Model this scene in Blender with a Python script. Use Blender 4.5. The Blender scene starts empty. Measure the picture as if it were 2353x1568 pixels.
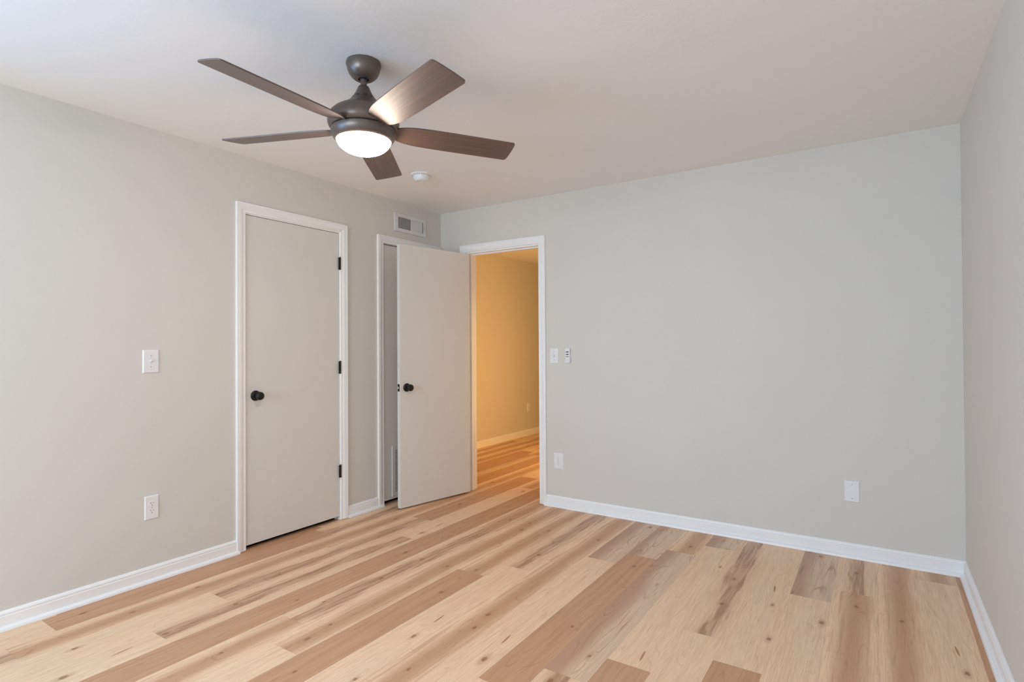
import bpy, bmesh, math, random
from mathutils import Vector, Matrix
random.seed(7)
C = bpy.context.scene.collection
SC = bpy.context.scene
PI = math.pi

# ------------------------------------------------------------------ camera
ROOM_W, ROOM_NEAR, CEIL = 3.655, -6.10, 2.44
def make_camera():
    yaw, pitch, roll = -0.5799, 0.0099, -0.0059
    f = Vector((math.sin(yaw) * math.cos(pitch), math.cos(yaw) * math.cos(pitch), math.sin(pitch)))
    r = Vector((math.cos(yaw), -math.sin(yaw), 0)); u = r.cross(f)
    r2 = math.cos(roll) * r + math.sin(roll) * u
    u2 = -math.sin(roll) * r + math.cos(roll) * u
    cd = bpy.data.cameras.new('camera'); co = bpy.data.objects.new('camera', cd); C.objects.link(co)
    m = Matrix((r2, u2, -f)).transposed().to_4x4(); m.translation = Vector((3.2748, -3.8428, 1.2481))
    co.matrix_world = m
    cd.sensor_fit = 'HORIZONTAL'; cd.sensor_width = 36.0; cd.lens = 1285.709 / 2353 * 36
    cd.clip_start = 0.02; cd.clip_end = 100
    SC.camera = co
make_camera()

# ------------------------------------------------------------------ world, daylight, exposure
world = bpy.data.worlds.new('daylight_sky'); SC.world = world; world.use_nodes = True
wn = world.node_tree.nodes
wn['Background'].inputs[0].default_value = (0.55, 0.72, 1.0, 1)
wn['Background'].inputs[1].default_value = 1.0

def area_light(name, loc, rot, sx, sy, power, color, spread=PI):
    ld = bpy.data.lights.new(name, 'AREA'); ld.shape = 'RECTANGLE'; ld.size = sx; ld.size_y = sy
    ld.energy = power; ld.color = color; ld.spread = spread
    o = bpy.data.objects.new(name, ld); C.objects.link(o); o.location = loc; o.rotation_euler = rot
    return o
# daylight coming in through the window in the wall behind the camera
area_light('window_daylight', (1.60, ROOM_NEAR + 0.02, 1.45), (math.radians(102), 0, 0), 2.30, 1.25, 86, (0.76, 0.935, 1.04))
area_light('side_fill_light', (0.02, -4.70, 1.50), (math.radians(90), 0, math.radians(-90)), 1.40, 1.20, 45, (0.14, 0.46, 1.0))  # added blue fill from an invented left-wall window, evens out the walls
# unseen warm panel added at the hallway's right, standing in for a lit adjoining room
area_light('hallway_stand_in_light', (1.27, 1.55, 1.00), (0, math.radians(90), 0), 1.5, 1.0, 27, (1.0, 0.57, 0.18), math.radians(165))

SC.view_settings.view_transform = 'Standard'
SC.view_settings.look = 'None'
SC.view_settings.gamma = 1.0
SC.view_settings.use_curve_mapping = False
SC.view_settings.exposure = 0.10
SC.cycles.max_bounces = 14
SC.cycles.diffuse_bounces = 10
SC.cycles.use_denoising = True

# ------------------------------------------------------------------ materials
class NT:
    """small helper that writes node trees"""
    def __init__(self, m):
        self.t = m.node_tree; self.n = self.t.nodes
    def link(self, a, b): self.t.links.new(a, b)
    def put(self, sock, v):
        if isinstance(v, bpy.types.NodeSocket): self.link(v, sock)
        else: sock.default_value = v
    def m(self, op, a, b=0.0, c=0.0, clamp=False):
        n = self.n.new('ShaderNodeMath'); n.operation = op; n.use_clamp = clamp
        self.put(n.inputs[0], a); self.put(n.inputs[1], b); self.put(n.inputs[2], c)
        return n.outputs[0]
    def xyz(self, x, y, z=0.0):
        n = self.n.new('ShaderNodeCombineXYZ'); self.put(n.inputs[0], x); self.put(n.inputs[1], y); self.put(n.inputs[2], z)
        return n.outputs[0]
    def sep(self, v):
        n = self.n.new('ShaderNodeSeparateXYZ'); self.link(v, n.inputs[0]); return n.outputs
    def noise(self, vec, scale=1.0, detail=2.0, rough=0.5, w=None, dist=0.0):
        n = self.n.new('ShaderNodeTexNoise'); self.put(n.inputs['Scale'], scale)
        n.inputs['Detail'].default_value = detail; n.inputs['Roughness'].default_value = rough
        n.inputs['Distortion'].default_value = dist
        if w is not None:
            n.noise_dimensions = '4D'; self.put(n.inputs['W'], w)
        if vec is not None: self.link(vec, n.inputs['Vector'])
        return n.outputs[0]
    def smooth(self, v, a, b, lo=0.0, hi=1.0):
        n = self.n.new('ShaderNodeMapRange'); n.interpolation_type = 'SMOOTHSTEP'
        self.put(n.inputs[0], v); self.put(n.inputs[1], a); self.put(n.inputs[2], b)
        n.inputs[3].default_value = lo; n.inputs[4].default_value = hi
        return n.outputs[0]
    def mix(self, f, a, b, blend='MIX'):
        n = self.n.new('ShaderNodeMix'); n.data_type = 'RGBA'; n.blend_type = blend
        self.put(n.inputs[0], f)
        for s, v in ((6, a), (7, b)):
            if isinstance(v, tuple): v = (*v[:3], 1.0)
            self.put(n.inputs[s], v)
        return n.outputs[2]
    def attr(self, name):
        n = self.n.new('ShaderNodeAttribute'); n.attribute_name = name; return n
    def bump(self, h, strength, dist):
        n = self.n.new('ShaderNodeBump'); n.inputs['Strength'].default_value = strength
        n.inputs['Distance'].default_value = dist; self.link(h, n.inputs['Height'])
        return n.outputs[0]

def mat(name, col, rough=0.5, metal=0.0, spec=0.5, emit=None, estr=0.0, coat=0.0):
    m = bpy.data.materials.new(name); m.use_nodes = True
    b = m.node_tree.nodes['Principled BSDF']
    b.inputs['Base Color'].default_value = (*col, 1); b.inputs['Roughness'].default_value = rough
    b.inputs['Metallic'].default_value = metal; b.inputs['Specular IOR Level'].default_value = spec
    b.inputs['Coat Weight'].default_value = coat
    if emit:
        b.inputs['Emission Color'].default_value = (*emit, 1); b.inputs['Emission Strength'].default_value = estr
    return m, b

def paint(name, col, rough=0.55, bump_scale=220.0, strength=0.12, spec=0.3, mottle=0.02):
    """rolled wall paint: fine orange-peel bump and a faint mottling of the paint"""
    m, b = mat(name, col, rough, spec=spec); t = NT(m)
    g = t.n.new('ShaderNodeNewGeometry').outputs['Position']
    n1 = t.noise(g, bump_scale, 2.0); n2 = t.noise(g, 2.3, 3.0)
    f = t.m('MULTIPLY', t.m('SUBTRACT', n2, 0.5), mottle * 2)
    c = t.mix(1.0, col, t.mix(0.0, (1, 1, 1), (0, 0, 0)), 'MULTIPLY')
    hv = t.n.new('ShaderNodeHueSaturation'); t.link(c, hv.inputs['Color']); t.link(t.m('ADD', f, 1.0), hv.inputs['Value'])
    t.link(hv.outputs[0], b.inputs['Base Color'])
    t.link(t.bump(n1, strength, 0.002), b.inputs['Normal'])
    return m

M = {}
M['wall'] = paint('beige_wall_paint', (0.66, 0.635, 0.59), 0.6)
M['hall_wall'] = M['wall']
M['door'] = paint('door_paint', (0.69, 0.67, 0.63), 0.5, 90, 0.08)
M['trim'] = paint('white_trim_paint', (0.86, 0.86, 0.86), 0.38, 60, 0.06, spec=0.5)
M['plastic'] = mat('white_plastic', (0.78, 0.78, 0.79), 0.35)[0]
M['plastic_dim'] = mat('white_nylon', (0.66, 0.66, 0.66), 0.4)[0]
M['enamel'] = mat('white_enamel_metal', (0.68, 0.675, 0.68), 0.35)[0]
M['dark'] = mat('dark_gap', (0.02, 0.017, 0.015), 0.8)[0]
M['closet_shade'] = mat('closet_gap_shade', (0.012, 0.011, 0.010), 0.95)[0]  # near-black colour stands for the shade under the closet doors
M['duct_shade'] = mat('duct_shade_grey', (0.22, 0.21, 0.205), 0.6)[0]  # grey stands for the shaded duct behind the register fins
M['slot'] = mat('slot_shadowed_plastic', (0.10, 0.09, 0.085), 0.7)[0]
M['black'] = mat('matte_black_metal', (0.012, 0.011, 0.011), 0.36, metal=0.35)[0]
M['button'] = mat('black_rubber_button', (0.02, 0.02, 0.022), 0.5)[0]
M['greyprint'] = mat('grey_print', (0.42, 0.41, 0.42), 0.6)[0]
M['bolt'] = mat('nickel_latch', (0.75, 0.74, 0.72), 0.3, metal=0.8)[0]
M['screw'] = mat('painted_screw', (0.45, 0.45, 0.46), 0.35, metal=0.3)[0]
M['glass'] = None

def ceiling_material():
    m, b = mat('skim_plaster_ceiling', (0.86, 0.855, 0.845), 0.62, spec=0.25); t = NT(m)
    g = t.n.new('ShaderNodeNewGeometry').outputs['Position']
    wob = t.noise(g, 5.0, 3.0, 0.6)
    gd = t.n.new('ShaderNodeVectorMath'); gd.operation = 'ADD'; t.link(g, gd.inputs[0])
    t.link(t.xyz(t.m('MULTIPLY', wob, 0.5), t.m('MULTIPLY', t.noise(g, 2.1, 2.0), 0.6)), gd.inputs[1])
    vo = t.n.new('ShaderNodeTexVoronoi'); vo.inputs['Scale'].default_value = 4.5; t.link(gd.outputs[0], vo.inputs['Vector'])
    r = t.m('ADD', t.m('MULTIPLY', vo.outputs['Distance'], 95.0), t.m('MULTIPLY', wob, 14.0))
    arcs = t.noise(t.xyz(r, t.m('MULTIPLY', wob, 3.0)), 0.7, 3.0, 0.6)
    mask = t.smooth(t.noise(g, 1.9, 3.0), 0.46, 0.64)
    h = t.m('ADD', t.m('MULTIPLY', t.m('MULTIPLY', arcs, mask), 1.1), t.m('MULTIPLY', t.noise(g, 30.0, 5.0, 0.6), 0.8))
    h = t.m('ADD', h, t.m('MULTIPLY', t.noise(g, 5.0, 3.0), 3.2))
    t.link(t.bump(h, 0.30, 0.003), b.inputs['Normal'])
    return m
M['ceiling'] = ceiling_material()

def bronze_material():
    m, b = mat('oil_rubbed_bronze', (0.145, 0.112, 0.094), 0.38, metal=0.5, spec=0.6); t = NT(m)
    g = t.n.new('ShaderNodeTexCoord').outputs['Object']
    t.link(t.smooth(t.noise(g, 14.0, 3.0), 0.2, 0.8, 0.30, 0.42), b.inputs['Roughness'])
    return m
M['bronze'] = bronze_material()

def walnut_material():
    m, b = mat('walnut_blade_veneer', (0.1, 0.05, 0.03), 0.55, spec=0.6, coat=1.0); t = NT(m)
    b.inputs['Coat Roughness'].default_value = 0.55; b.inputs['Coat IOR'].default_value = 1.7
    uv = t.n.new('ShaderNodeUVMap'); uv.uv_map = 'UVMap'
    u, v, _ = t.sep(uv.outputs[0])
    n = t.noise(t.xyz(t.m('MULTIPLY', u, 3.0), t.m('MULTIPLY', v, 90.0)), 1.0, 4.0, 0.6)
    n2 = t.noise(t.xyz(t.m('MULTIPLY', u, 9.0), t.m('MULTIPLY', v, 420.0)), 1.0, 2.0, 0.6)
    c = t.mix(t.smooth(n, 0.32, 0.66), (0.115, 0.054, 0.032), (0.048, 0.024, 0.017))
    c = t.mix(t.smooth(n2, 0.52, 0.72, 0.0, 0.5), c, (0.034, 0.017, 0.012))
    t.link(c, b.inputs['Base Color'])
    return m
M['walnut'] = walnut_material()
M['bowl'] = mat('lit_opal_glass', (0.9, 0.88, 0.84), 0.3, emit=(1.0, 0.82, 0.68), estr=74.0)[0]

def floor_material():
    m, b = mat('vinyl_plank_floor', (0.7, 0.5, 0.35), 0.42, spec=0.35); t = NT(m)
    uvn = t.n.new('ShaderNodeUVMap'); uvn.uv_map = 'plank'
    u, v, _ = t.sep(uvn.outputs[0])                       # u along the plank from its far end, v across, metres
    ta = t.attr('plank_type'); sd = t.attr('plank_seed')
    typ = ta.outputs['Fac']; seed = sd.outputs['Fac']
    vn = t.m('DIVIDE', v, 0.1782)                         # 0..1 across
    # knots carried by every plank: (u, v, size)
    infl = None; kmask = None; kcore = None
    for i in range(3):
        kx, ky, ks = t.sep(t.attr('knot_%d' % i).outputs['Vector'])
        su = t.m('MULTIPLY', ks, 1.7)
        du = t.m('DIVIDE', t.m('SUBTRACT', u, kx), su); dv = t.m('DIVIDE', t.m('SUBTRACT', v, ky), ks)
        d2 = t.m('ADD', t.m('MULTIPLY', du, du), t.m('MULTIPLY', dv, dv))
        dd = t.m('ADD', t.m('MULTIPLY', t.m('MULTIPLY', du, du), 0.10), t.m('MULTIPLY', t.m('MULTIPLY', dv, dv), 0.18))
        e = t.m('EXPONENT', t.m('MULTIPLY', dd, -1.0))
        infl = e if infl is None else t.m('ADD', infl, e)
        jag = t.m('MULTIPLY', t.m('SUBTRACT', t.noise(t.xyz(t.m('MULTIPLY', u, 60.0), t.m('MULTIPLY', v, 130.0), seed), 1.0, 2.0), 0.5), 2.6)
        core = t.smooth(t.m('ADD', d2, jag), 0.35, 1.5, 1.0, 0.0)
        halo = t.smooth(t.m('ADD', t.m('MULTIPLY', t.m('MULTIPLY', du, du), 0.18), t.m('MULTIPLY', t.m('MULTIPLY', dv, dv), 0.45)), 0.2, 2.2, 1.0, 0.0)
        kmask = halo if kmask is None else t.m('MAXIMUM', kmask, halo)
        kcore = core if kcore is None else t.m('MAXIMUM', kcore, core)
    # slash: a thin dark mineral streak
    sx, sy, ss = t.sep(t.attr('slash').outputs['Vector'])
    du = t.m('DIVIDE', t.m('SUBTRACT', u, sx), ss)
    bend = t.m('MULTIPLY', t.m('MULTIPLY', du, 0.0035), 1.0)
    dv = t.m('DIVIDE', t.m('SUBTRACT', t.m('SUBTRACT', v, sy), bend), 0.0046)
    slash = t.smooth(t.m('ADD', t.m('MULTIPLY', du, du), t.m('MULTIPLY', dv, dv)), 0.5, 1.2, 1.0, 0.0)
    # grain fields
    wv = t.m('ADD', t.m('MULTIPLY', v, 8.0), t.m('MULTIPLY', infl, 0.75))
    broad = t.noise(t.xyz(t.m('MULTIPLY', u, 1.05), wv, seed), 1.0, 1.0, 0.4)
    cont = t.m('PINGPONG', t.m('ADD', t.m('MULTIPLY', broad, 17.0), t.m('MULTIPLY', t.noise(t.xyz(t.m('MULTIPLY', u, 7.0), t.m('MULTIPLY', v, 60.0), seed), 1.0, 2.0), 0.35)), 0.5)
    lines = t.smooth(cont, 0.0, 0.13, 1.0, 0.0)
    lines = t.m('MULTIPLY', lines, t.smooth(t.noise(t.xyz(t.m('MULTIPLY', u, 5.0), t.m('MULTIPLY', v, 22.0), seed), 1.0, 1.0), 0.38, 0.62))
    fine = t.noise(t.xyz(t.m('MULTIPLY', u, 9.0), t.m('MULTIPLY', v, 360.0), seed), 1.0, 3.0, 0.6)
    med = t.noise(t.xyz(t.m('MULTIPLY', u, 2.2), t.m('MULTIPLY', v, 46.0), seed), 1.0, 3.0, 0.55)
    fleck = t.smooth(t.noise(t.xyz(t.m('MULTIPLY', u, 28.0), t.m('MULTIPLY', v, 420.0), t.m('ADD', seed, 4.0)), 1.0, 1.0), 0.70, 0.80)
    # type masks
    def is_type(k): return t.m('COMPARE', typ, float(k), 0.3)
    pale = (0.82, 0.575, 0.375); tan = (0.50, 0.285, 0.165); brown = (0.32, 0.155, 0.08); grey = (0.50, 0.37, 0.275)
    # A: pale maple
    cA = t.mix(t.smooth(med, 0.35, 0.75, 0.0, 0.38), pale, (0.68, 0.43, 0.25))
    cA = t.mix(t.smooth(broad, 0.45, 0.75, 0.0, 0.35), cA, (0.80, 0.60, 0.43))
    cA = t.mix(t.m('MULTIPLY', lines, 0.34), cA, (0.56, 0.33, 0.17))
    # B: brown, cathedral lines
    cB = t.mix(t.smooth(med, 0.3, 0.75, 0.0, 0.55), (0.56, 0.305, 0.165), (0.42, 0.215, 0.11))
    cB = t.mix(t.m('MULTIPLY', lines, 0.42), cB, (0.30, 0.145, 0.075))
    # C: pale board with a dark heart streak wandering along its middle
    wander = t.noise(t.xyz(t.m('MULTIPLY', u, 1.3), seed, 3.0), 1.0, 2.0)
    wid = t.noise(t.xyz(t.m('MULTIPLY', u, 2.0), seed, 9.0), 1.0, 2.0)
    dc = t.m('ABSOLUTE', t.m('SUBTRACT', vn, t.m('ADD', 0.10, t.m('MULTIPLY', wander, 0.85))))
    wd = t.m('ADD', 0.05, t.m('MULTIPLY', wid, 0.34))
    rag = t.noise(t.xyz(t.m('MULTIPLY', u, 3.6), t.m('MULTIPLY', v, 60.0), t.m('ADD', seed, 7.0)), 1.0, 5.0, 0.62)
    dcn = t.m('ADD', t.m('SUBTRACT', dc, wd), t.m('MULTIPLY', t.m('SUBTRACT', rag, 0.5), 0.62))
    heart = t.smooth(dcn, -0.08, 0.07, 1.0, 0.0)
    soft = t.smooth(dcn, -0.05, 0.34, 1.0, 0.0)
    cC = t.mix(t.smooth(med, 0.35, 0.75, 0.0, 0.4), pale, (0.66, 0.44, 0.28))
    cC = t.mix(t.m('MULTIPLY', soft, 0.50), cC, (0.62, 0.385, 0.24))
    hc = t.mix(t.smooth(rag, 0.36, 0.58), (0.33, 0.165, 0.09), (0.56, 0.345, 0.215))
    hc = t.mix(t.m('MULTIPLY', lines, 0.6), hc, (0.20, 0.09, 0.045))
    cC = t.mix(t.m('MULTIPLY', heart, 0.85), cC, hc)
    # D: golden, saw marked, darker towards the middle
    prof = t.smooth(t.m('ABSOLUTE', t.m('SUBTRACT', vn, t.m('ADD', 0.42, t.m('MULTIPLY', wander, 0.30)))), 0.05, 0.48, 1.0, 0.0)
    cD = t.mix(t.m('MULTIPLY', prof, 1.0), (0.84, 0.585, 0.375), (0.54, 0.305, 0.165))
    cD = t.mix(t.smooth(med, 0.45, 0.70, 0.0, 0.65), cD, (0.50, 0.28, 0.155))
    saw = t.smooth(t.noise(t.xyz(t.m('MULTIPLY', u, 95.0), t.m('MULTIPLY', v, 5.0), seed), 1.0, 3.0, 0.7), 0.58, 0.72)
    sawm = t.smooth(t.noise(t.xyz(t.m('MULTIPLY', u, 5.0), t.m('MULTIPLY', v, 14.0), seed), 1.0, 1.0), 0.42, 0.62)
    cD = t.mix(t.m('MULTIPLY', t.m('MULTIPLY', saw, sawm), 0.40), cD, (0.42, 0.215, 0.105))
    cD = t.mix(t.m('MULTIPLY', t.m('MULTIPLY', lines, prof), 0.55), cD, (0.36, 0.18, 0.09))
    # E: brown on one side, grey-pale with loops on the other
    dE = t.m('ADD', vn, t.m('MULTIPLY', t.m('SUBTRACT', wander, 0.5), 0.7))
    cE = t.mix(t.smooth(dE, 0.22, 0.62), (0.47, 0.275, 0.175), (0.70, 0.50, 0.345))
    cE = t.mix(t.smooth(med, 0.42, 0.72, 0.0, 0.40), cE, (0.46, 0.30, 0.20))
    cE = t.mix(t.m('MULTIPLY', lines, 0.62), cE, (0.28, 0.145, 0.085))
    col = cA
    for k, cc in ((1, cB), (2, cC), (3, cD), (4, cE)):
        col = t.mix(is_type(k), col, cc)
    # shared fine fibre and flecks, knots, slashes
    col = t.mix(t.smooth(fine, 0.40, 0.66, 0.0, 0.34), col, (0.46, 0.26, 0.145))
    col = t.mix(t.m('MULTIPLY', fleck, 0.42), col, (0.30, 0.16, 0.09))
    col = t.mix(t.m('MULTIPLY', kmask, 0.45), col, (0.46, 0.25, 0.13))
    col = t.mix(t.m('MULTIPLY', kcore, 0.80), col, (0.27, 0.115, 0.045))
    col = t.mix(t.m('MULTIPLY', slash, 0.88), col, (0.36, 0.15, 0.05))
    # tight seams between boards
    e1 = t.m('MINIMUM', v, t.m('SUBTRACT', 0.1782, v))
    e2 = t.m('MINIMUM', u, t.m('SUBTRACT', 1.497, u))
    ed = t.m('MINIMUM', e1, e2)
    seam = t.smooth(ed, 0.0003, 0.0012, 1.0, 0.0)
    col = t.mix(t.m('MULTIPLY', seam, 0.16), col, (0.22, 0.12, 0.07))
    hs = t.n.new('ShaderNodeHueSaturation'); t.link(col, hs.inputs['Color']); hs.inputs['Saturation'].default_value = 0.97; hs.inputs['Value'].default_value = 1.06
    t.link(hs.outputs[0], b.inputs['Base Color'])
    h = t.m('SUBTRACT', t.m('MULTIPLY', fine, 0.5), t.m('MULTIPLY', seam, 1.5))
    t.link(t.bump(h, 0.15, 0.0006), b.inputs['Normal'])
    t.link(t.smooth(med, 0.3, 0.7, 0.38, 0.50), b.inputs['Roughness'])
    return m
M['floor'] = floor_material()

# ------------------------------------------------------------------ mesh helpers
def box(bm, x0, x1, y0, y1, z0, z1):
    vs = [bm.verts.new(p) for p in ((x0,y0,z0),(x1,y0,z0),(x1,y1,z0),(x0,y1,z0),(x0,y0,z1),(x1,y0,z1),(x1,y1,z1),(x0,y1,z1))]
    for f in ((3,2,1,0),(4,5,6,7),(0,1,5,4),(1,2,6,5),(2,3,7,6),(3,0,4,7)):
        bm.faces.new([vs[i] for i in f])
    return vs

def lathe(bm, prof, seg=64, axis='Z', center=(0,0,0), cap0=True, cap1=True):
    """prof: list of (radius, height). axis picks the direction height runs along"""
    def P(r, h, a):
        c, s = math.cos(a) * r, math.sin(a) * r
        q = {'Z': (c, s, h), 'X': (h, c, s), 'Y': (s, h, c)}[axis]
        return tuple(q[i] + center[i] for i in range(3))
    rings = []
    for r, h in prof:
        if r < 1e-6: rings.append([bm.verts.new(P(0, h, 0))])
        else: rings.append([bm.verts.new(P(r, h, 2 * PI * i / seg)) for i in range(seg)])
    for A, B in zip(rings, rings[1:]):
        for i in range(seg):
            j = (i + 1) % seg
            if len(A) == 1 and len(B) == 1: continue
            if len(A) == 1: bm.faces.new((A[0], B[j], B[i]))
            elif len(B) == 1: bm.faces.new((A[i], A[j], B[0]))
            else: bm.faces.new((A[i], A[j], B[j], B[i]))
    if cap0 and len(rings[0]) > 1: bm.faces.new(list(reversed(rings[0])))
    if cap1 and len(rings[-1]) > 1: bm.faces.new(rings[-1])

def prism(bm, pts, axis, a, b):
    """closed 2-D outline extruded along axis from a to b; pts give the two other coordinates in xyz order"""
    def P(p, h):
        return {'X': (h, p[0], p[1]), 'Y': (p[0], h, p[1]), 'Z': (p[0], p[1], h)}[axis]
    A = [bm.verts.new(P(p, a)) for p in pts]; B = [bm.verts.new(P(p, b)) for p in pts]
    n = len(pts)
    for i in range(n): bm.faces.new((A[i], A[(i+1) % n], B[(i+1) % n], B[i]))
    bm.faces.new(list(reversed(A))); bm.faces.new(B)

def rrect(cx, cy, w, h, r, n=5):
    pts = []
    for (sx, sy, a0) in ((1,1,0),(-1,1,90),(-1,-1,180),(1,-1,270)):
        for i in range(n + 1):
            a = math.radians(a0 + 90 * i / n)
            pts.append((cx + sx*(w/2-r) + r*math.cos(a), cy + sy*(h/2-r) + r*math.sin(a)))
    return pts

def obj(name, bm, m, parent=None, smooth=False, bevel=0.0, seg=2, loc=None, auto=None):
    bmesh.ops.recalc_face_normals(bm, faces=bm.faces)
    me = bpy.data.meshes.new(name); bm.to_mesh(me); bm.free(); me.materials.append(m)
    if smooth:
        for p in me.polygons: p.use_smooth = True
        if auto is not None: me.set_sharp_from_angle(angle=math.radians(auto))
    o = bpy.data.objects.new(name, me); C.objects.link(o)
    if parent: o.parent = parent
    if loc: o.location = loc
    if bevel:
        md = o.modifiers.new('bevel', 'BEVEL'); md.width = bevel; md.segments = seg; md.limit_method = 'ANGLE'; md.angle_limit = math.radians(40)
    return o

def struct(name, bm, m, **k):
    o = obj(name, bm, m, **k)
    if not k.get('parent'): o['kind'] = 'structure'
    return o

def thing(name, label, cat, loc=(0,0,0), rot=(0,0,0), group=None):
    o = bpy.data.objects.new(name, None); C.objects.link(o); o.empty_display_size = 0.1
    o.location = loc; o.rotation_euler = rot; o['label'] = label; o['category'] = cat
    if group: o['group'] = group
    return o

# ------------------------------------------------------------------ floor
PW, PL, FX0 = 0.1782, 1.497, 3.604
A_, B_, C_, D_, E_ = 0, 1, 2, 3, 4
# row: (one joint's y, {plank index: type}); index 0 lies nearer than the joint, -1 beyond it
ROWS = {
 -1: (0.9, {0: B_, 1: B_, 2: B_}), 0: (-0.175, {-1: D_, 0: A_, 1: A_}), 1: (0.02, {0: D_, -1: A_, 1: D_}),
 2: (-0.55, {-1: C_, 0: D_}), 3: (-0.727, {-1: E_, 0: A_}), 4: (-1.544, {-1: A_, 0: B_}), 5: (-1.366, {-1: C_, 0: A_}),
 6: (-0.262, {-1: E_, 0: A_, 1: B_}), 7: (-0.457, {-1: D_, 0: E_, 1: C_}), 8: (-0.645, {-1: E_, 0: B_, 1: D_}),
 9: (-0.820, {-1: E_, 0: A_}), 10: (-0.99, {-1: D_, 0: D_}), 11: (-1.184, {-1: C_, 0: A_}), 12: (-1.374, {-1: D_, 0: B_}),
 13: (-2.414, {-1: D_, 0: A_, -2: D_}), 14: (-0.742, {-1: D_, 0: C_, 1: D_}), 15: (-1.713, {-1: B_, 0: B_, -2: B_}),
 16: (-1.145, {-1: A_, 0: C_, 1: A_, -2: D_}), 17: (-0.795, {-1: B_, 0: C_, 1: A_, -2: A_}), 18: (-0.05, {0: D_, 1: D_, -1: D_}),
 19: (-1.372, {-1: C_, 0: B_, 1: A_}),
}
KNOTS = {0: [(3.543,-1.123)], 1: [(3.35,-.77)], 2: [(3.174,-.712)], 3: [(3.048,-.976)], 4: [(2.836,-.905),(2.872,-1.254)],
 5: [(2.616,-.689),(2.629,-1.022)], 6: [(2.516,-.561)], 7: [(2.237,-2.013),(2.287,-.329),(2.288,-1.784)], 8: [(2.105,-.81),(2.122,-1.607)],
 9: [(1.945,-2.03)], 10: [(1.738,-2.243),(1.741,-1.717),(1.756,-.521),(1.76,-1.849)], 11: [(1.583,-2.049),(1.615,-2.401)],
 12: [(1.38,-2.492),(1.382,-1.331),(1.399,-.54),(1.402,-1.653)], 13: [(1.196,-2.177),(1.206,-.462),(1.211,-1.376),(1.214,-2.312),(1.232,-.614)],
 14: [(.986,-2.045),(1.011,-2.575),(1.017,-1.698),(1.017,-1.374),(1.042,-.468)], 15: [(.857,-2.104),(.858,-1.349)],
 16: [(.642,-2.296),(.652,-2.62),(.671,-2.993),(.697,-1.024),(.70,.25)], 17: [(.459,-2.282),(.461,-2.886)],
 18: [(.286,-2.291),(.3,-1.678),(.306,-2.604),(.327,-.898)], 19: [(.12,-2.736)]}
SLASHES = {0: [(3.529,-.945)], 4: [(2.817,-.703)], 6: [(2.468,-1.666)], 9: [(1.934,-1.854)], 11: [(1.574,-1.871)], 16: [(.654,-2.788),(.685,-.837)]}

def build_floor():
    x_lo, x_hi, y_lo, y_hi = -1.0, 3.80, -6.25, 6.6
    bm = bmesh.new()
    uvl = bm.loops.layers.uv.new('plank')
    quads = []
    r0 = math.floor((FX0 - x_hi) / PW); r1 = math.ceil((FX0 - x_lo) / PW)
    rng = random.Random(12)
    for row in range(r0, r1):
        xa = FX0 - (row + 1) * PW; xb = xa + PW
        j, types = ROWS.get(row, (rng.uniform(-1.5, 0), {}))
        k0 = math.floor((j - y_hi) / PL) - 1; k1 = math.ceil((j - y_lo) / PL) + 1
        for k in range(k0, k1):
            top = j - k * PL; bot = top - PL
            if bot > y_hi or top < y_lo: continue
            ty = types.get(k, rng.choice((A_, B_, C_, D_, D_, E_)))
            kn = [(top - y, x - xa, rng.uniform(0.0062, 0.0108)) for (x, y) in KNOTS.get(row, ()) if bot < y < top]
            if not kn and (top > 0.2 or bot < -3.2): kn = [(rng.uniform(.2, 1.3), rng.uniform(.04, .14), 0.011)]
            kn = (kn + [(-9, -9, 0.01)] * 3)[:3]
            sl = [(top - y, x - xa, 0.045) for (x, y) in SLASHES.get(row, ()) if bot < y < top]
            sl = (sl + [(-9, -9, 0.05)])[0]
            quads.append((xa, xb, bot, top, ty, rng.uniform(0, 50), kn, sl))
    data = []
    for (xa, xb, bot, top, ty, seed, kn, sl) in quads:
        cx0, cx1, cy0, cy1 = max(xa, x_lo), min(xb, x_hi), max(bot, y_lo), min(top, y_hi)
        if cx1 <= cx0 or cy1 <= cy0: continue
        f = bm.faces.new([bm.verts.new(p) for p in ((cx0, cy0, 0), (cx1, cy0, 0), (cx1, cy1, 0), (cx0, cy1, 0))])
        for l in f.loops:
            l[uvl].uv = (top - l.vert.co.y, l.vert.co.x - xa)
        data.append((ty, seed, kn, sl))
    # solid slab underneath
    nb = len(bm.faces)
    box(bm, x_lo, x_hi, y_lo, y_hi, -0.08, -0.0015)
    data += [(0, 0, [(-9, -9, .01)] * 3, (-9, -9, .05))] * (len(bm.faces) - nb)
    me = bpy.data.meshes.new('floor'); bm.to_mesh(me); bm.free(); me.materials.append(M['floor'])
    a = me.attributes.new('plank_type', 'FLOAT', 'FACE'); a.data.foreach_set('value', [float(d[0]) for d in data])
    a = me.attributes.new('plank_seed', 'FLOAT', 'FACE'); a.data.foreach_set('value', [d[1] for d in data])
    for i in range(3):
        a = me.attributes.new('knot_%d' % i, 'FLOAT_VECTOR', 'FACE')
        a.data.foreach_set('vector', [c for d in data for c in d[2][i]])
    a = me.attributes.new('slash', 'FLOAT_VECTOR', 'FACE'); a.data.foreach_set('vector', [c for d in data for c in d[3]])
    o = bpy.data.objects.new('floor', me); C.objects.link(o); o['kind'] = 'structure'
build_floor()

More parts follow.
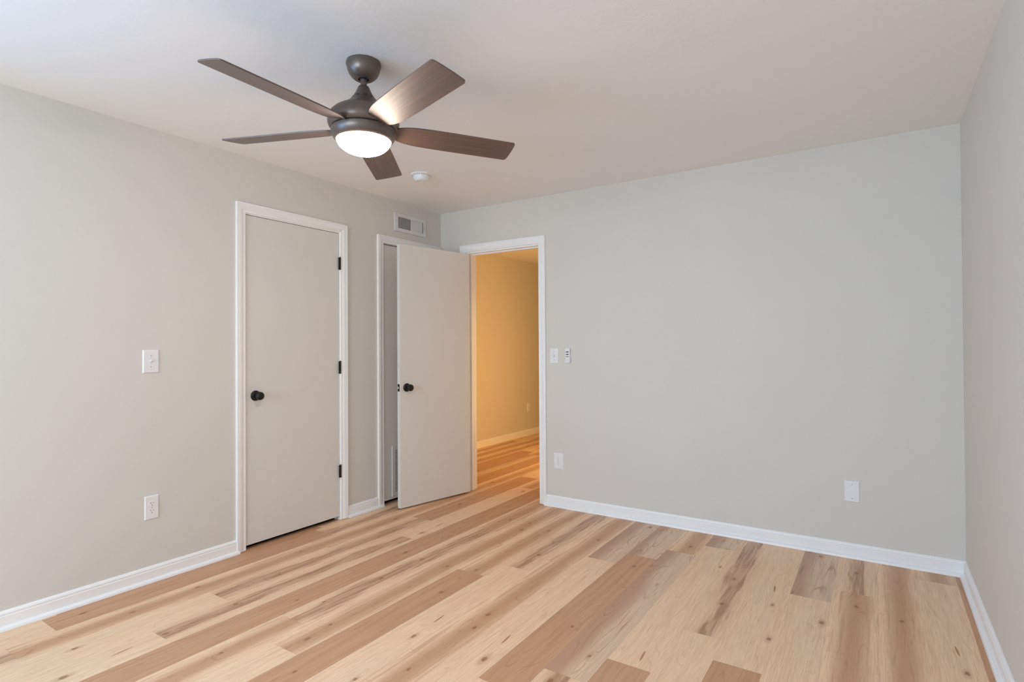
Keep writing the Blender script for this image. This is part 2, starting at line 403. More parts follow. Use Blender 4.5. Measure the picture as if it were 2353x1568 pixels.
# ------------------------------------------------------------------ walls
def wall_boxes(bm, axis, t0, t1, a0, a1, z0, z1, holes):
    """wall slab along an axis with rectangular openings (a_lo, a_hi, z_lo, z_hi)"""
    cuts = sorted({a0, a1, *[h[0] for h in holes], *[h[1] for h in holes]})
    for u0, u1 in zip(cuts, cuts[1:]):
        mid = (u0 + u1) / 2; spans = [(z0, z1)]
        for h in holes:
            if h[0] < mid < h[1]:
                new = []
                for s in spans:
                    if h[2] > s[0]: new.append((s[0], h[2]))
                    if h[3] < s[1]: new.append((h[3], s[1]))
                spans = new
        for s in spans:
            if axis == 'Y': box(bm, t0, t1, u0, u1, s[0], s[1])
            else: box(bm, u0, u1, t0, t1, s[0], s[1])

D1 = (-1.857, -1.122, 2.088)      # closet door opening on the left wall: y0, y1, head height
D2 = (-0.706, -0.070, 2.084)
D3 = (0.289, 1.023, 2.066)        # doorway in the far wall: x0, x1, head
WT = 0.12
WR = (-5.45, -3.95, 0.85, 2.15)  # opening of the invented window that holds the side fill
bm = bmesh.new(); wall_boxes(bm, 'Y', -WT, 0, ROOM_NEAR, 0.0, 0, CEIL, [WR, (D1[0], D1[1], -1, D1[2]), (D2[0], D2[1], -1, D2[2])])
struct('wall_left', bm, M['wall'])
bm = bmesh.new(); wall_boxes(bm, 'X', 0, WT, -0.99, ROOM_W + WT, 0, CEIL, [(D3[0], D3[1], -1, D3[2])])
struct('wall_far', bm, M['wall'])
bm = bmesh.new(); box(bm, ROOM_W, ROOM_W + WT, ROOM_NEAR, 0.0, 0, CEIL)
struct('wall_right', bm, M['wall'])
WN = (0.40, 2.80, 0.80, 2.10)
bm = bmesh.new(); wall_boxes(bm, 'X', ROOM_NEAR - WT, ROOM_NEAR, -WT, ROOM_W + WT, 0, CEIL, [WN])
struct('wall_near', bm, M['wall'])
bm = bmesh.new(); box(bm, -1.0, ROOM_W + WT + .02, ROOM_NEAR - WT - .02, 6.6, CEIL, CEIL + 0.1)
struct('ceiling', bm, M['ceiling'])
# closets behind the two doors of the left wall
bm = bmesh.new()
box(bm, -0.80, -0.72, -2.4, 0.0, 0, CEIL); box(bm, -0.72, -WT, -2.4, -2.3, 0, CEIL)
box(bm, -0.72, -WT, -0.95, -0.88, 0, CEIL)
struct('wall_closet', bm, M['wall'])
bm = bmesh.new(); box(bm, -0.72, -0.045, -2.3, -0.95, 0.0, 0.005); box(bm, -0.72, -0.045, -0.88, -0.001, 0.0, 0.005)
struct('floor_closet_shade', bm, M['closet_shade'])  # dark sheet added so the gap below the doors looks shaded
# hallway beyond the doorway
HX = -0.86
bm = bmesh.new(); box(bm, HX - 0.10, HX, WT, 6.4, 0, CEIL); struct('wall_hallway_left', bm, M['wall'])
bm = bmesh.new(); box(bm, 1.30, 1.40, WT, 6.4, 0, CEIL); struct('wall_hallway_right', bm, M['wall'])
bm = bmesh.new(); box(bm, HX - .1, 1.40, 6.4, 6.5, 0, CEIL); struct('wall_hallway_end', bm, M['wall'])

# window behind the camera, the source of the daylight
bm = bmesh.new()
for (a0, a1, b0, b1) in ((WN[0], WN[0]+.05, WN[2], WN[3]), (WN[1]-.05, WN[1], WN[2], WN[3]), (WN[0], WN[1], WN[2], WN[2]+.05), (WN[0], WN[1], WN[3]-.05, WN[3]), (WN[0], WN[1], 1.40, 1.44)):
    box(bm, a0, a1, ROOM_NEAR - 0.09, ROOM_NEAR - 0.05, b0, b1)
win = struct('window_1', bm, M['trim'])
gm, gb = mat('window_glass', (0.95, 0.97, 1.0), 0.0); gb.inputs['Transmission Weight'].default_value = 1.0
bm = bmesh.new(); box(bm, WN[0]+.05, WN[1]-.05, ROOM_NEAR - 0.072, ROOM_NEAR - 0.068, WN[2]+.05, WN[3]-.05)
obj('pane', bm, gm, win)
bm = bmesh.new()  # frame of the added left-wall window, made up to carry the fill light
for (a0, a1, b0, b1) in ((WR[0], WR[0]+.05, WR[2], WR[3]), (WR[1]-.05, WR[1], WR[2], WR[3]), (WR[0]+.05, WR[1]-.05, WR[2], WR[2]+.05), (WR[0]+.05, WR[1]-.05, WR[3]-.05, WR[3]), (WR[0]+.05, WR[1]-.05, 1.45, 1.49)):
    box(bm, -.09, -.05, a0, a1, b0, b1)
added_win = struct('added_side_window', bm, M['trim'])
bm = bmesh.new(); box(bm, -.072, -.068, WR[0]+.05, WR[1]-.05, WR[2]+.05, WR[3]-.05)
obj('pane', bm, gm, added_win)

# ------------------------------------------------------------------ casings (mitred sweep), jambs
CASING = [(0, 0), (0, .0165), (.0030, .0175), (.0080, .0175), (.0105, .0150), (.0130, .0150), (.0150, .0165), (.0300, .0150), (.0400, .0110),
          (.0425, .0090), (.0455, .0100), (.0475, .0085), (.0500, .0085), (.0560, .0105), (.0590, .0090), (.0600, .0)]
def casing(name, plane, a0, a1, zt, zb=0.003, cut=None, flip=1):
    """casing round an opening; outer edge a0..a1 and zt, profile turned inwards. plane 'X' (on x=0) or 'Y' (on y=0)"""
    bm = bmesh.new(); rings = []
    for w, t in CASING:
        path = [(a0 + w, zb), (a0 + w, zt - w), (a1 - w, zt - w), (a1 - w, zb)]
        if cut is not None: path = [(min(p[0], cut), p[1]) for p in path]
        rings.append([bm.verts.new((t * flip, p[0], p[1]) if plane == 'X' else (p[0], -t * flip, p[1])) for p in path])
    n = len(rings)
    for i in range(n):
        A, B = rings[i], rings[(i + 1) % n]
        for k in range(3): bm.faces.new((A[k], A[k+1], B[k+1], B[k]))
    bm.faces.new([r[0] for r in rings]); bm.faces.new([r[3] for r in rings])
    return struct(name, bm, M['trim'], smooth=True, auto=30)

t1 = casing('trim_1', 'X', -1.915, -1.066, 2.146)
t2 = casing('trim_2', 'X', -0.764, -0.014, 2.134)
t3 = casing('trim_3', 'Y', 0.228, 1.080, 2.127)

def jamb(parent, plane, a0, a1, zt, depth, stop_at, th=0.015):
    """lining of the opening; depth runs into the wall"""
    bm = bmesh.new()
    def bx(a, b, d0, d1, z0, z1):
        if plane == 'X': box(bm, -d1, -d0, a, b, z0, z1)
        else: box(bm, a, b, d0, d1, z0, z1)
    bx(a0, a0 + th, 0, depth, 0, zt); bx(a1 - th, a1, 0, depth, 0, zt); bx(a0 + th, a1 - th, 0, depth, zt - th, zt)
    obj('jamb', bm, M['trim'], parent)
    bm = bmesh.new()
    s = th + 0.011; d0, d1 = stop_at, stop_at + 0.035
    bx(a0 + th, a0 + s, d0, d1, 0, zt - th); bx(a1 - s, a1 - th, d0, d1, 0, zt - th); bx(a0 + s, a1 - s, d0, d1, zt - s, zt - th)
    obj('door_stop', bm, M['trim'], parent, bevel=0.002)
jamb(t1, 'X', D1[0], D1[1], D1[2], WT, 0.041, 0.008)
jamb(t2, 'X', D2[0], D2[1], D2[2], WT, 0.041, 0.012)
jamb(t3, 'Y', D3[0], D3[1], D3[2], WT, 0.041, 0.011)
# casing on the hallway side of the doorway
bm = bmesh.new()
box(bm, D3[0]-.055, D3[0]+.004, WT, WT+.015, 0, 2.12); box(bm, D3[1]-.004, D3[1]+.055, WT, WT+.015, 0, 2.12); box(bm, D3[0]+.004, D3[1]-.004, WT, WT+.015, 2.062, 2.12)
struct('trim_4', bm, M['trim'], bevel=0.003)

# ------------------------------------------------------------------ baseboards
BB = [(0, 0), (.0125, 0), (.0125, .060), (.0105, .063), (.0105, .068), (.0120, .070), (.0100, .077), (.0050, .083), (0, .084)]
SH = [(.0125, 0.0005), (.0305, 0.0005), (.0300, .006), (.0275, .012), (.0225, .0165), (.0125, .019)]
def baseboard(name, axis, a, b, off, sgn, shoe=True, parent=None, sa=0.0, sb=0.0):
    bm = bmesh.new(); prism(bm, [(off + sgn * p[0], p[1]) for p in BB], axis, a, b)
    o = struct(name, bm, M['trim'], smooth=True, auto=25, parent=parent)
    if shoe:
        bm = bmesh.new(); prism(bm, [(off + sgn * p[0], p[1]) for p in SH], axis, a + sa, b + sb)
        obj('shoe_molding', bm, M['trim'], o, smooth=True, auto=25)
    return o
baseboard('baseboard_left', 'Y', ROOM_NEAR, -1.915, 0, 1, sb=0.012)
baseboard('baseboard_middle', 'Y', -1.066, -0.764, 0, 1, sa=0.004, sb=0.045)
baseboard('baseboard_far', 'X', 1.080, ROOM_W, 0, -1, sa=-0.012)
baseboard('baseboard_right', 'Y', ROOM_NEAR, -0.0125, ROOM_W, -1)
baseboard('baseboard_near', 'X', 0, ROOM_W, ROOM_NEAR, 1)
baseboard('baseboard_hallway', 'Y', WT, 6.4, HX, 1, shoe=False)

# ------------------------------------------------------------------ doors
def knob(parent, side=1, loc=(0,0,0), axis='X'):
    """round knob on a rosette; side is the sign it sticks out along the axis"""
    def L(bm, prof, seg=40): lathe(bm, [(r, h * side) for r, h in prof], seg, axis, loc)
    bm = bmesh.new(); L(bm, [(.0325, 0), (.0330, .002), (.0320, .006), (.0270, .0095), (.0160, .012), (.0130, .0130)])
    ro = obj('knob_rosette', bm, M['black'], parent, smooth=True, auto=50)
    bm = bmesh.new(); L(bm, [(.0120, .010), (.0112, .022), (.0125, .029), (.0190, .034), (.0248, .041), (.0262, .049), (.0245, .058), (.0200, .0635), (.0120, .0655), (0, .066)])
    obj('knob', bm, M['black'], ro, smooth=True, auto=60)

def hinge(parent, x, y, z, h=0.089, r=0.0062):
    bm = bmesh.new()
    for k in range(5):
        z0 = z - h/2 + k * h/5
        lathe(bm, [(r*.9, z0 + .0004), (r, z0 + .0012), (r, z0 + h/5 - .0012), (r*.9, z0 + h/5 - .0004)], 20, 'Z', (x, y, 0))
    lathe(bm, [(r*.55, z + h/2), (r*.85, z + h/2 + .002), (r*.6, z + h/2 + .0045), (0, z + h/2 + .005)], 16, 'Z', (x, y, 0))
    box(bm, x - .0035, x - .0010, y - .012, y, z - h/2, z + h/2)
    obj('hinge', bm, M['black'], parent, smooth=True, auto=40)

# closed closet door
S1 = (-1.8465, -1.1320, 0.027, 2.0765)
bm = bmesh.new(); box(bm, -0.037, -0.002, *S1[:2], *S1[2:])
d1 = struct('door_1', bm, M['door'], bevel=0.001)
knob(d1, 1, (-0.002, -1.785, 0.949))
for z in (1.8575, 1.1035, 0.353): hinge(d1, 0.0105, -1.1310, z)
bm = bmesh.new(); box(bm, -0.0325, -0.0030, -1.8483, -1.8466, .922, .978); obj('latch_plate', bm, M['black'], d1)

# second closet door with a return-air grille
S2 = (-0.692, -0.084, 0.030, 2.063)
bm = bmesh.new(); box(bm, -0.037, -0.002, *S2[:2], *S2[2:])
d2 = struct('door_2', bm, M['door'], bevel=0.001)
def grille(parent, y0, y1, z0, z1):
    bm = bmesh.new(); x0, x1 = -0.002, 0.006
    b = .033
    box(bm, x0, x1, y0, y0 + b, z0, z1); box(bm, x0, x1, y1 - b, y1, z0, z1)
    box(bm, x0, x1, y0 + b, y1 - b, z0, z0 + b); box(bm, x0, x1, y0 + b, y1 - b, z1 - b, z1)
    n = 28; st = (z1 - z0 - 2 * b) / n
    for i in range(n):
        z = z0 + b + (i + .5) * st
        prism(bm, [(x0 + .0002, z + .0052), (x0 + .0014, z + .0062), (x1 - .001, z - .0008), (x1 - .0022, z - .0018)], 'Y', y0 + b, y1 - b)
    g = obj('air_grille', bm, M['enamel'], parent, bevel=0.0007)
    bm = bmesh.new(); box(bm, x0 + .0001, x0 + .0006, y0 + b, y1 - b, z0 + b, z1 - b); obj('grille_backing', bm, M['dark'], g)
    for (yy, zz) in ((y0 + .017, z1 - .045), (y0 + .017, z1 - .062), (y0 + .017, z0 + .075), (y1 - .017, z1 - .05), (y1 - .017, z0 + .05)):
        bm = bmesh.new(); lathe(bm, [(.0032, x1 - .0005), (.0028, x1 + .0012), (0, x1 + .0016)], 14, 'X', (0, yy, zz))
        obj('screw', bm, M['screw'], g, smooth=True)
grille(d2, -0.611, -0.165, 0.050, 0.455)

# open door leading to the hallway, swung in front of the second closet
hp = Vector((0.345, -0.036, 0)); fp = Vector((0.206, -0.727, 0))
dv = (fp - hp).normalized(); nv = Vector((-dv.y, dv.x, 0))
if nv.x < 0: nv = -nv
ang = math.atan2(dv.y, dv.x)
# local frame: +X from the hinge to the free edge, +Y away from the face that is seen
bm = bmesh.new(); Lw = (fp - hp).length
box(bm, 0, Lw, -0.035, 0, 0.013, 2.043)
d3 = struct('door_3', bm, M['door'], bevel=0.001)
m3 = Matrix((( dv.x, nv.x, 0, hp.x), (dv.y, nv.y, 0, hp.y), (0, 0, 1, 0), (0, 0, 0, 1)))
d3.matrix_world = m3
knob(d3, 1, (Lw - 0.062, 0.0, 0.936), 'Y')
knob(d3, -1, (Lw - 0.062, -0.035, 0.936), 'Y')
bm = bmesh.new(); prism(bm, rrect(-0.0175, 0.936, .025, .057, .005), 'X', Lw, Lw + .0012)
lp = obj('latch_plate', bm, M['black'], d3)
bm = bmesh.new(); prism(bm, [(-0.0245, .927), (-0.0105, .927), (-0.0105, .945), (-0.0245, .945)], 'X', Lw + .001, Lw + .010)
obj('latch_bolt', bm, M['bolt'], lp, bevel=0.003)
for z in (1.86, 1.08, 0.24):
    bm = bmesh.new(); lathe(bm, [(.006, z - .044), (.006, z + .044)], 16, 'Z', (-0.004, -0.040, 0))
    box(bm, -0.0016, 0.0, -0.034, -0.004, z - .044, z + .044)
    obj('hinge', bm, M['black'], d3, smooth=True, auto=40)
# strike plate on the left jamb is hidden; the one on the right jamb of the doorway
bm = bmesh.new(); box(bm, D3[1]-.0122, D3[1]-.0110, .008, .036, .920, .977); obj('strike_plate', bm, M['black'], t3)

# ------------------------------------------------------------------ wall plates
def frame_for(wall, a, z):
    """origin on the wall; local X runs to the right as seen, local Y out of the wall, Z up"""
    if wall == 'left':  return Matrix(((0, 1, 0, 0.0), (1, 0, 0, a), (0, 0, 1, z), (0, 0, 0, 1)))
    if wall == 'far':   return Matrix(((1, 0, 0, a), (0, -1, 0, 0.0), (0, 0, 1, z), (0, 0, 0, 1)))
    if wall == 'hall':  return Matrix(((0, 1, 0, HX), (1, 0, 0, a), (0, 0, 1, z), (0, 0, 0, 1)))
def rot_for(wall):
    return {'left': PI/2, 'hall': PI/2, 'far': 0.0}[wall]
def plate_root(name, label, cat, wall, a, z, group=None):
    x = {'left': 0.0, 'hall': HX}.get(wall)
    loc = (a, 0.0, z) if wall == 'far' else (x, a, z)
    return thing(name, label, cat, loc, (0, 0, rot_for(wall)), group)
# in the root's frame: +X to the right as seen, -Y out of the wall
def cover(parent, w, h, m='plastic'):
    bm = bmesh.new()
    A = [(-w/2, 0, -h/2), (w/2, 0, -h/2), (w/2, 0, h/2), (-w/2, 0, h/2)]
    B = [(-w/2, -.0022, -h/2), (w/2, -.0022, -h/2), (w/2, -.0022, h/2), (-w/2, -.0022, h/2)]
    i = .0045
    Cc = [(-w/2+i, -.0062, -h/2+i), (w/2-i, -.0062, -h/2+i), (w/2-i, -.0062, h/2-i), (-w/2+i, -.0062, h/2-i)]
    R = [[bm.verts.new(p) for p in r] for r in (A, B, Cc)]
    for P, Q in zip(R, R[1:]):
        for k in range(4): bm.faces.new((P[k], P[(k+1) % 4], Q[(k+1) % 4], Q[k]))
    bm.faces.new(R[0]); bm.faces.new(R[2])
    return obj('cover_plate', bm, M[m], parent, bevel=0.001)
def screw(parent, x, z, y=-.0062, r=.0032):
    bm = bmesh.new(); lathe(bm, [(r, 0), (r*.9, -.0009), (0, -.0012)], 16, 'Y', (x, y, z))
    box(bm, x - r*.8, x + r*.8, y - .00135, y - .0011, z - .0004, z + .0004)
    obj('screw', bm, M['screw'], parent)
def switch(label, wall, a, z, w, h, up=True):
    r = plate_root('light_switch', label, 'light switch', wall, a, z)
    cover(r, w, h); screw(r, 0, .030); screw(r, 0, -.030)
    bm = bmesh.new(); box(bm, -.0052, .0052, -.0066, -.0055, -.0125, .0125); bz = obj('toggle_slot', bm, M['plastic_dim'], r, bevel=.0006)
    s = 1 if up else -1
    bm = bmesh.new()
    pts = [(-.0058, -.007*s), (-.0058, .006*s), (-.0165, .0115*s), (-.0185, .0085*s), (-.0175, .0035*s)]
    prism(bm, pts, 'X', -.0040, .0040); obj('toggle', bm, M['plastic'], bz, bevel=.001)
    return r
def outlet(label, wall, a, z, w, h):
    r = plate_root('wall_outlet', label, 'outlet', wall, a, z)
    cover(r, w, h); screw(r, 0, 0)
    for s in (1, -1):
        zc = s * .0195
        bm = bmesh.new(); n = 40; pts = []
        for i in range(n):
            t = 2 * PI * i / n
            x = .0172 * math.cos(t); zz = max(-.0140, min(.0140, .0172 * math.sin(t)))
            pts.append((x, zc + zz))
        def P(p, y): return (p[0], y, p[1])
        A = [bm.verts.new(P(p, -.0055)) for p in pts]; B = [bm.verts.new(P(p, -.0074)) for p in pts]
        for i in range(n): bm.faces.new((A[i], A[(i+1) % n], B[(i+1) % n], B[i]))
        bm.faces.new(B); bm.faces.new(A)
        rc = obj('receptacle', bm, M['plastic'], r, bevel=.0004)
        bm = bmesh.new()
        box(bm, -.0073, -.0053, -.00775, -.0070, zc + .0010, zc + .0098)
        box(bm, .0055, .0073, -.00775, -.0070, zc + .0020, zc + .0090)
        lathe(bm, [(.0024, -.0070), (.0024, -.00775)], 16, 'Y', (0, 0, zc - .0070))
        obj('slots', bm, M['slot'], rc)
    return r
switch('white toggle switch plate on the left wall, left of the closed closet door', 'left', -2.3905, 1.180, .081, .125, up=True)
switch('white toggle switch plate on the far wall, between the doorway casing and the fan remote', 'far', 1.153, 1.174, .076, .121, up=False)
outlet('white duplex outlet low on the left wall, below a switch', 'left', -2.386, 0.396, .071, .127)
outlet('white duplex outlet low on the far wall, beside the doorway casing', 'far', 1.186, 0.355, .084, .126)
outlet('small duplex outlet on the orange-lit hallway wall seen through the doorway', 'hall', 2.881, 0.390, .069, .118)
rb = plate_root('blank_wall_plate', 'blank white wall plate with two screws, low on the far wall near the right corner', 'wall plate', 'far', 3.136, 0.386)
cover(rb, .077, .123); screw(rb, 0, .041); screw(rb, 0, -.041)

# fan remote in its wall cradle
rh = plate_root('remote_cradle', 'white wall cradle holding the ceiling fan remote, right of the switch', 'holder', 'far', 1.2745, 1.150)
bm = bmesh.new()
box(bm, -.0235, .0235, -.0030, 0, -.030, .035)
box(bm, -.0235, -.0205, -.0200, -.0030, -.030, .004); box(bm, .0205, .0235, -.0200, -.0030, -.030, .004); box(bm, -.0205, .0205, -.0200, -.0030, -.030, -.027)
box(bm, -.0205, .0205, -.0200, -.0180, -.027, -.020)
obj('cradle_body', bm, M['plastic'], rh, bevel=.001)
rr = plate_root('fan_remote', 'white ceiling fan remote with black buttons resting in a cradle on the far wall', 'remote control', 'far', 1.2745, 1.180)
bm = bmesh.new()
for_pts = rrect(0, 0, .040, .104, .005)
A = [bm.verts.new((p[0], -.0035, p[1])) for p in for_pts]; B = [bm.verts.new((p[0], -.0160, p[1])) for p in for_pts]
for i in range(len(A)): bm.faces.new((A[i], A[(i+1) % len(A)], B[(i+1) % len(A)], B[i]))
bm.faces.new(A); bm.faces.new(B)
rbdy = obj('remote_body', bm, M['plastic'], rr, bevel=.0015)
for zc, rm in ((.024, .0056), (.005, .0056)):
    for xc, rad in ((-.0105, .0035), (0, rm), (.0105, .0035)):
        bm = bmesh.new(); lathe(bm, [(rad, -.0158), (rad, -.0168), (rad * .7, -.0172), (0, -.0173)], 20, 'Y', (xc, 0, zc)); obj('button', bm, M['button'], rbdy, smooth=True, auto=50)
for xc in (-.0100, 0, .0100):
    bm = bmesh.new(); prism(bm, rrect(xc, 0, .005, .0072, .0016), 'Z', 0, .0012)
    bmesh.ops.rotate(bm, verts=bm.verts, cent=(0, 0, 0), matrix=Matrix.Rotation(PI/2, 3, 'X')); bmesh.ops.translate(bm, verts=bm.verts, vec=(0, -.0158, -.0125))
    obj('button', bm, M['button'], rbdy)
bm = bmesh.new()
for k in range(9): box(bm, -.0115 + k * .0026, -.0115 + k * .0026 + .0017, -.01615, -.0158, -.0370, -.0348)
obj('printed_mark', bm, M['greyprint'], rbdy)

# ------------------------------------------------------------------ supply register above the second door
vr = plate_root('wall_register', 'white metal air register with vertical fins high on the left wall near the corner', 'air vent', 'left', -0.3935, 2.268)
w, h = .372, .150
bm = bmesh.new()
fx0, fx1, fz = -.148, .148, .046
def vb(x0, x1, z0, z1, y0=-.0125, y1=-.0105): box(bm, x0, x1, y0, y1, z0, z1)
vb(-w/2+.003, fx0, -h/2+.003, h/2-.003); vb(fx1, w/2-.003, -h/2+.003, h/2-.003); vb(fx0, fx1, fz, h/2-.003); vb(fx0, fx1, -h/2+.003, -fz)
vb(-.004, .010, -fz, fz)
# rolled edge
box(bm, -w/2, -w/2+.003, -.0115, 0, -h/2, h/2); box(bm, w/2-.003, w/2, -.0115, 0, -h/2, h/2); box(bm, -w/2+.003, w/2-.003, -.0115, 0, h/2-.003, h/2); box(bm, -w/2+.003, w/2-.003, -.0115, 0, -h/2, -h/2+.003)
obj('face_plate', bm, M['enamel'], vr, bevel=.0009)
bm = bmesh.new(); box(bm, fx0, fx1, -.0012, -.0006, -fz, fz); obj('duct_shade_backing', bm, M['duct_shade'], vr)  # sheet coloured as the shade seen through the fins
def fins(name, x0, x1, n, tilt):
    bm = bmesh.new(); st = (x1 - x0) / n
    for i in range(n):
        x = x0 + (i + .5) * st; dx = tilt * .0045
        vs = [(x - dx - .0006, -.0030), (x - dx + .0006, -.0030), (x + dx + .0006, -.0122), (x + dx - .0006, -.0122)]
        prism(bm, vs, 'Z', -fz, fz)
    return obj(name, bm, M['enamel'], vr)
fins('left_fins', -.146, -.004, 11, -0.45)
fins('right_fins', .010, .140, 11, 0.8)
bm = bmesh.new()
for k in range(9): box(bm, -.146, -.004, -.0026, -.0016, -fz + .004 + k * .0105, -fz + .0065 + k * .0105)
obj('cross_bars', bm, M['enamel'], vr)
for x in (-.170, .170): screw(vr, x, 0, -.0125, .0036)
bm = bmesh.new(); box(bm, .158, .161, -.0129, -.0124, -.030, .020); lv = obj('lever_slot', bm, M['slot'], vr)
bm = bmesh.new(); box(bm, .1575, .1615, -.024, -.0126, -.026, -.018); obj('lever', bm, M['enamel'], lv, bevel=.001)

# ------------------------------------------------------------------ smoke detector
sm = thing('smoke_detector', 'round white smoke detector on the ceiling beyond the fan', 'smoke detector', (0.645, -0.958, CEIL), (0, 0, 0.4))
bm = bmesh.new(); lathe(bm, [(.0720, 0), (.0725, -.003), (.0700, -.0065), (.0600, -.0085)], 72, 'Z'); obj('mounting_base', bm, M['plastic'], sm, smooth=True, auto=50)
bm = bmesh.new(); lathe(bm, [(.0530, -.0084), (.0525, -.0125)], 72, 'Z'); sl = obj('vent_gap', bm, M['slot'], sm)
bm = bmesh.new()
for k in range(24):
    a = 2 * PI * k / 24; c, s = math.cos(a), math.sin(a)
    vs = box(bm, .050, .0575, -.0035, .0035, -.0128, -.0083)
    for v in vs: v.co = Vector((v.co.x * c - v.co.y * s, v.co.x * s + v.co.y * c, v.co.z))
obj('vent_rib', bm, M['plastic'], sm)
bm = bmesh.new(); lathe(bm, [(.0575, -.0124), (.0585, -.016), (.0550, -.026), (.0500, -.037), (.0450, -.0435), (.0380, -.0465), (.0280, -.0475), (.0270, -.0460), (0, -.0462)], 72, 'Z'); obj('housing', bm, M['plastic'], sm, smooth=True, auto=40)
bm = bmesh.new(); lathe(bm, [(.0130, -.0455), (.0130, -.0480), (.0110, -.0488), (0, -.0490)], 32, 'Z', (0.008, 0.006, 0)); obj('test_button', bm, M['plastic'], sm, smooth=True, auto=40)

# ------------------------------------------------------------------ ceiling fan
FC = Vector((1.483, -2.229, CEIL)); BZ = 2.1606 - CEIL          # blade plane below the ceiling
fan = thing('ceiling_fan', 'dark bronze five-blade ceiling fan with walnut blades and a lit round glass bowl', 'ceiling fan', FC)
bm = bmesh.new(); lathe(bm, [(.0705, 0), (.0715, -.004), (.0712, -.0130), (.0700, -.0145)], 80, 'Z'); cr = obj('canopy_ring', bm, M['bronze'], fan, smooth=True, auto=35)
bm = bmesh.new(); lathe(bm, [(.0690, -.0140), (.0685, -.0200), (.0660, -.0330), (.0610, -.0460), (.0530, -.0580), (.0440, -.0655), (.0370, -.0700), (.0350, -.0700), (.0330, -.0690), (.0300, -.0700), (.0250, -.0705), (.0225, -.0700), (.0215, -.0560), (.0, -.0550)], 80, 'Z', cap0=False)
obj('canopy', bm, M['bronze'], fan, smooth=True, auto=35)
bm = bmesh.new(); lathe(bm, [(.0205, -.0550), (.0200, -.0640), (.0150, -.0700), (.0128, -.0715)], 48, 'Z'); obj('hanger_ball', bm, M['black'], fan, smooth=True, auto=50)
bm = bmesh.new(); lathe(bm, [(.0132, -.0600), (.0132, -.1120)], 40, 'Z'); obj('downrod', bm, M['bronze'], fan, smooth=True, auto=40)
bm = bmesh.new(); lathe(bm, [(.0135, -.0995), (.0190, -.1000), (.0225, -.1025), (.0260, -.1110), (.0330, -.1270), (.0430, -.1440), (.0570, -.1630), (.0760, -.1810), (.0900, -.1905), (.0985, -.1945)], 96, 'Z', cap1=False)
up = obj('motor_cover', bm, M['bronze'], fan, smooth=True, auto=40)
bm = bmesh.new()
for k in range(10):
    a0 = 2 * PI * k / 10
    for (r1_, z1_, r2_, z2_) in ((.0455, -.1470, .0475, -.1495), (.0500, -.1530, .0520, -.1555)):
        vs = []
        for s in (-.17, -.06, .06, .17):
            for (rr_, zz_) in ((r1_, z1_), (r2_, z2_)):
                vs.append(bm.verts.new((math.cos(a0 + s) * (rr_ + .0006), math.sin(a0 + s) * (rr_ + .0006), zz_ - 0.0002)))
        for q in range(3): bm.faces.new((vs[2*q], vs[2*q+2], vs[2*q+3], vs[2*q+1]))
obj('vent_slots', bm, M['dark'], up)
bm = bmesh.new(); lathe(bm, [(.0985, -.1944), (.1010, -.1950), (.1080, -.1990), (.1220, -.2080), (.1350, -.2210), (.1435, -.2360), (.1465, -.2520), (.1450, -.2650), (.1395, -.2760), (.1335, -.2820), (.1290, -.2830)], 112, 'Z', cap0=False)
mh = obj('motor_housing', bm, M['bronze'], fan, smooth=True, auto=40)
bm = bmesh.new(); lathe(bm, [(.1275, -.2820), (.1275, -.2880)], 96, 'Z', cap0=False, cap1=False); obj('seam_band', bm, M['black'], mh, smooth=True)
bm = bmesh.new(); lathe(bm, [(.1290, -.2865), (.1325, -.2875), (.1330, -.2930), (.1315, -.3030), (.1275, -.3130), (.1215, -.3225), (.1160, -.3285), (.1120, -.3300), (.1105, -.3290)], 112, 'Z', cap0=True, cap1=False)
lr = obj('light_ring', bm, M['bronze'], fan, smooth=True, auto=40)
bm = bmesh.new(); lathe(bm, [(.1115, -.3270), (.1095, -.3360), (.1030, -.3480), (.0920, -.3590), (.0770, -.3690), (.0580, -.3770), (.0350, -.3825), (.0150, -.3845), (0, -.3850)], 96, 'Z', cap0=True)
obj('glass_bowl', bm, M['bowl'], fan, smooth=True, auto=50)

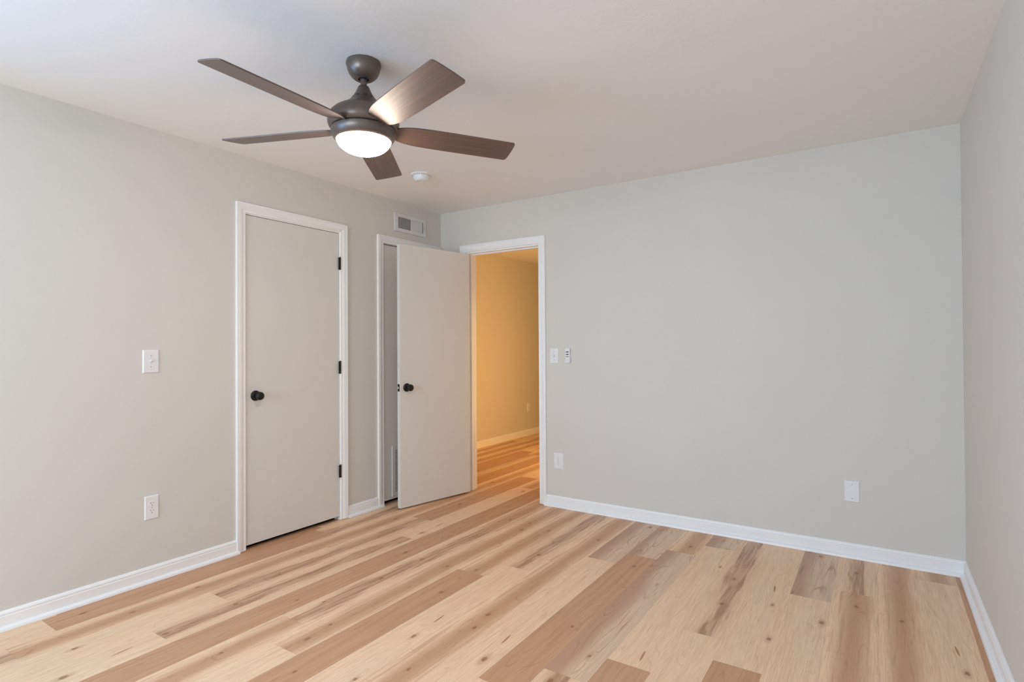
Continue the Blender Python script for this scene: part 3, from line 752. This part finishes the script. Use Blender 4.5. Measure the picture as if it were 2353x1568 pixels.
# blades
def blade_outline():
    # (radius, half width) for the two edges, root at left
    R, W = .655, .140
    ccw = [(.125, .0330), (.145, .0480), (.175, .0590), (.215, .0655), (.27, .0685), (.38, .0700), (R - .012, .0700)]
    cw = [(.125, .0330), (.145, .0480), (.175, .0590), (.215, .0655), (.27, .0685), (.38, .0700), (R - .012, .0700)]
    pts = [(r, w) for r, w in ccw]
    for i in range(1, 5):
        a = math.radians(90 - 90 * i / 4); pts.append((R - .012 + .012 * math.cos(a), .058 + .012 * math.sin(a)))
    for y in (.03, 0, -.03): pts.append((R + .0035 * (1 - (y/.058) ** 2), y))
    for i in range(0, 4):
        a = math.radians(-90 * i / 4); pts.append((R - .012 + .012 * math.cos(a), -.058 + .012 * math.sin(a)))
    pts += [(r, -w) for r, w in reversed(cw)]
    return pts
def make_blade_mesh():
    pts = blade_outline(); th = .0052
    bm = bmesh.new(); uvl = bm.loops.layers.uv.new('UVMap')
    # ribs along the radius so the blade can curl up towards its root
    top = [p for p in pts if p[1] > 0]; n = 24
    rs = [.125 + (.655 - .125) * i / n for i in range(n + 1)]
    def half(r):
        ccw = [q for q in pts[:7]]
        if r >= .643:
            d = min(.012, r - .643); return .058 + math.sqrt(max(0, .012**2 - d*d))
        for (r0, w0), (r1_, w1_) in zip(ccw, ccw[1:]):
            if r0 <= r <= r1_: return w0 + (w1_ - w0) * (r - r0) / (r1_ - r0)
        return .07
    rs = sorted(set([round(r, 5) for r in rs] + [.135, .145, .16, .643, .646, .649, .652, .654]))
    m = 10; top_v, bot_v = [], []
    for r in rs:
        hw = half(r); row_t, row_b = [], []
        for j in range(m + 1):
            y = hw * (2 * j / m - 1)
            rr_ = r + (.0035 * (1 - (y/.07) ** 2) if r > .65 else 0)
            row_t.append(bm.verts.new((rr_, y, th/2))); row_b.append(bm.verts.new((rr_, y, -th/2)))
        top_v.append(row_t); bot_v.append(row_b)
    for i in range(len(rs) - 1):
        for j in range(m):
            bm.faces.new((top_v[i][j], top_v[i+1][j], top_v[i+1][j+1], top_v[i][j+1]))
            bm.faces.new((bot_v[i][j], bot_v[i][j+1], bot_v[i+1][j+1], bot_v[i+1][j]))
        for j in (0, m): bm.faces.new((top_v[i][j], bot_v[i][j], bot_v[i+1][j], top_v[i+1][j]))
    for j in range(m):
        for i in (0, -1): bm.faces.new((top_v[i][j], top_v[i][j+1], bot_v[i][j+1], bot_v[i][j]))
    for f in bm.faces:
        for l in f.loops: l[uvl].uv = (l.vert.co.x, l.vert.co.y)
    bmesh.ops.recalc_face_normals(bm, faces=bm.faces)
    me = bpy.data.meshes.new('blade'); bm.to_mesh(me); bm.free(); me.materials.append(M['walnut'])
    for p in me.polygons: p.use_smooth = True
    me.set_sharp_from_angle(angle=math.radians(40))
    return me
bme = make_blade_mesh()
tilt = Matrix(((1, 0, 0, 0), (0, 1, 0, 0), (-0.0153, -0.0165, 1, 0), (0, 0, 0, 1)))
for k in range(5):
    th = -1.5616 + k * math.radians(72)
    o = bpy.data.objects.new('blade', bme); C.objects.link(o); o.parent = fan
    r = Vector((math.cos(th), math.sin(th), 0)); r.z = -0.0153 * r.x - 0.0165 * r.y; r.normalize()
    t_ = Vector((-math.sin(th), math.cos(th), 0)); t_.z = -0.0153 * t_.x - 0.0165 * t_.y
    t_ = (t_ - r * t_.dot(r)).normalized(); n_ = r.cross(t_)
    pit = -0.2187
    t2_ = t_ * math.cos(pit) + n_ * math.sin(pit); n2_ = r.cross(t2_)
    mm = Matrix((r, t2_, n2_)).transposed().to_4x4(); mm.translation = Vector((0, 0, BZ))
    o.matrix_local = mm
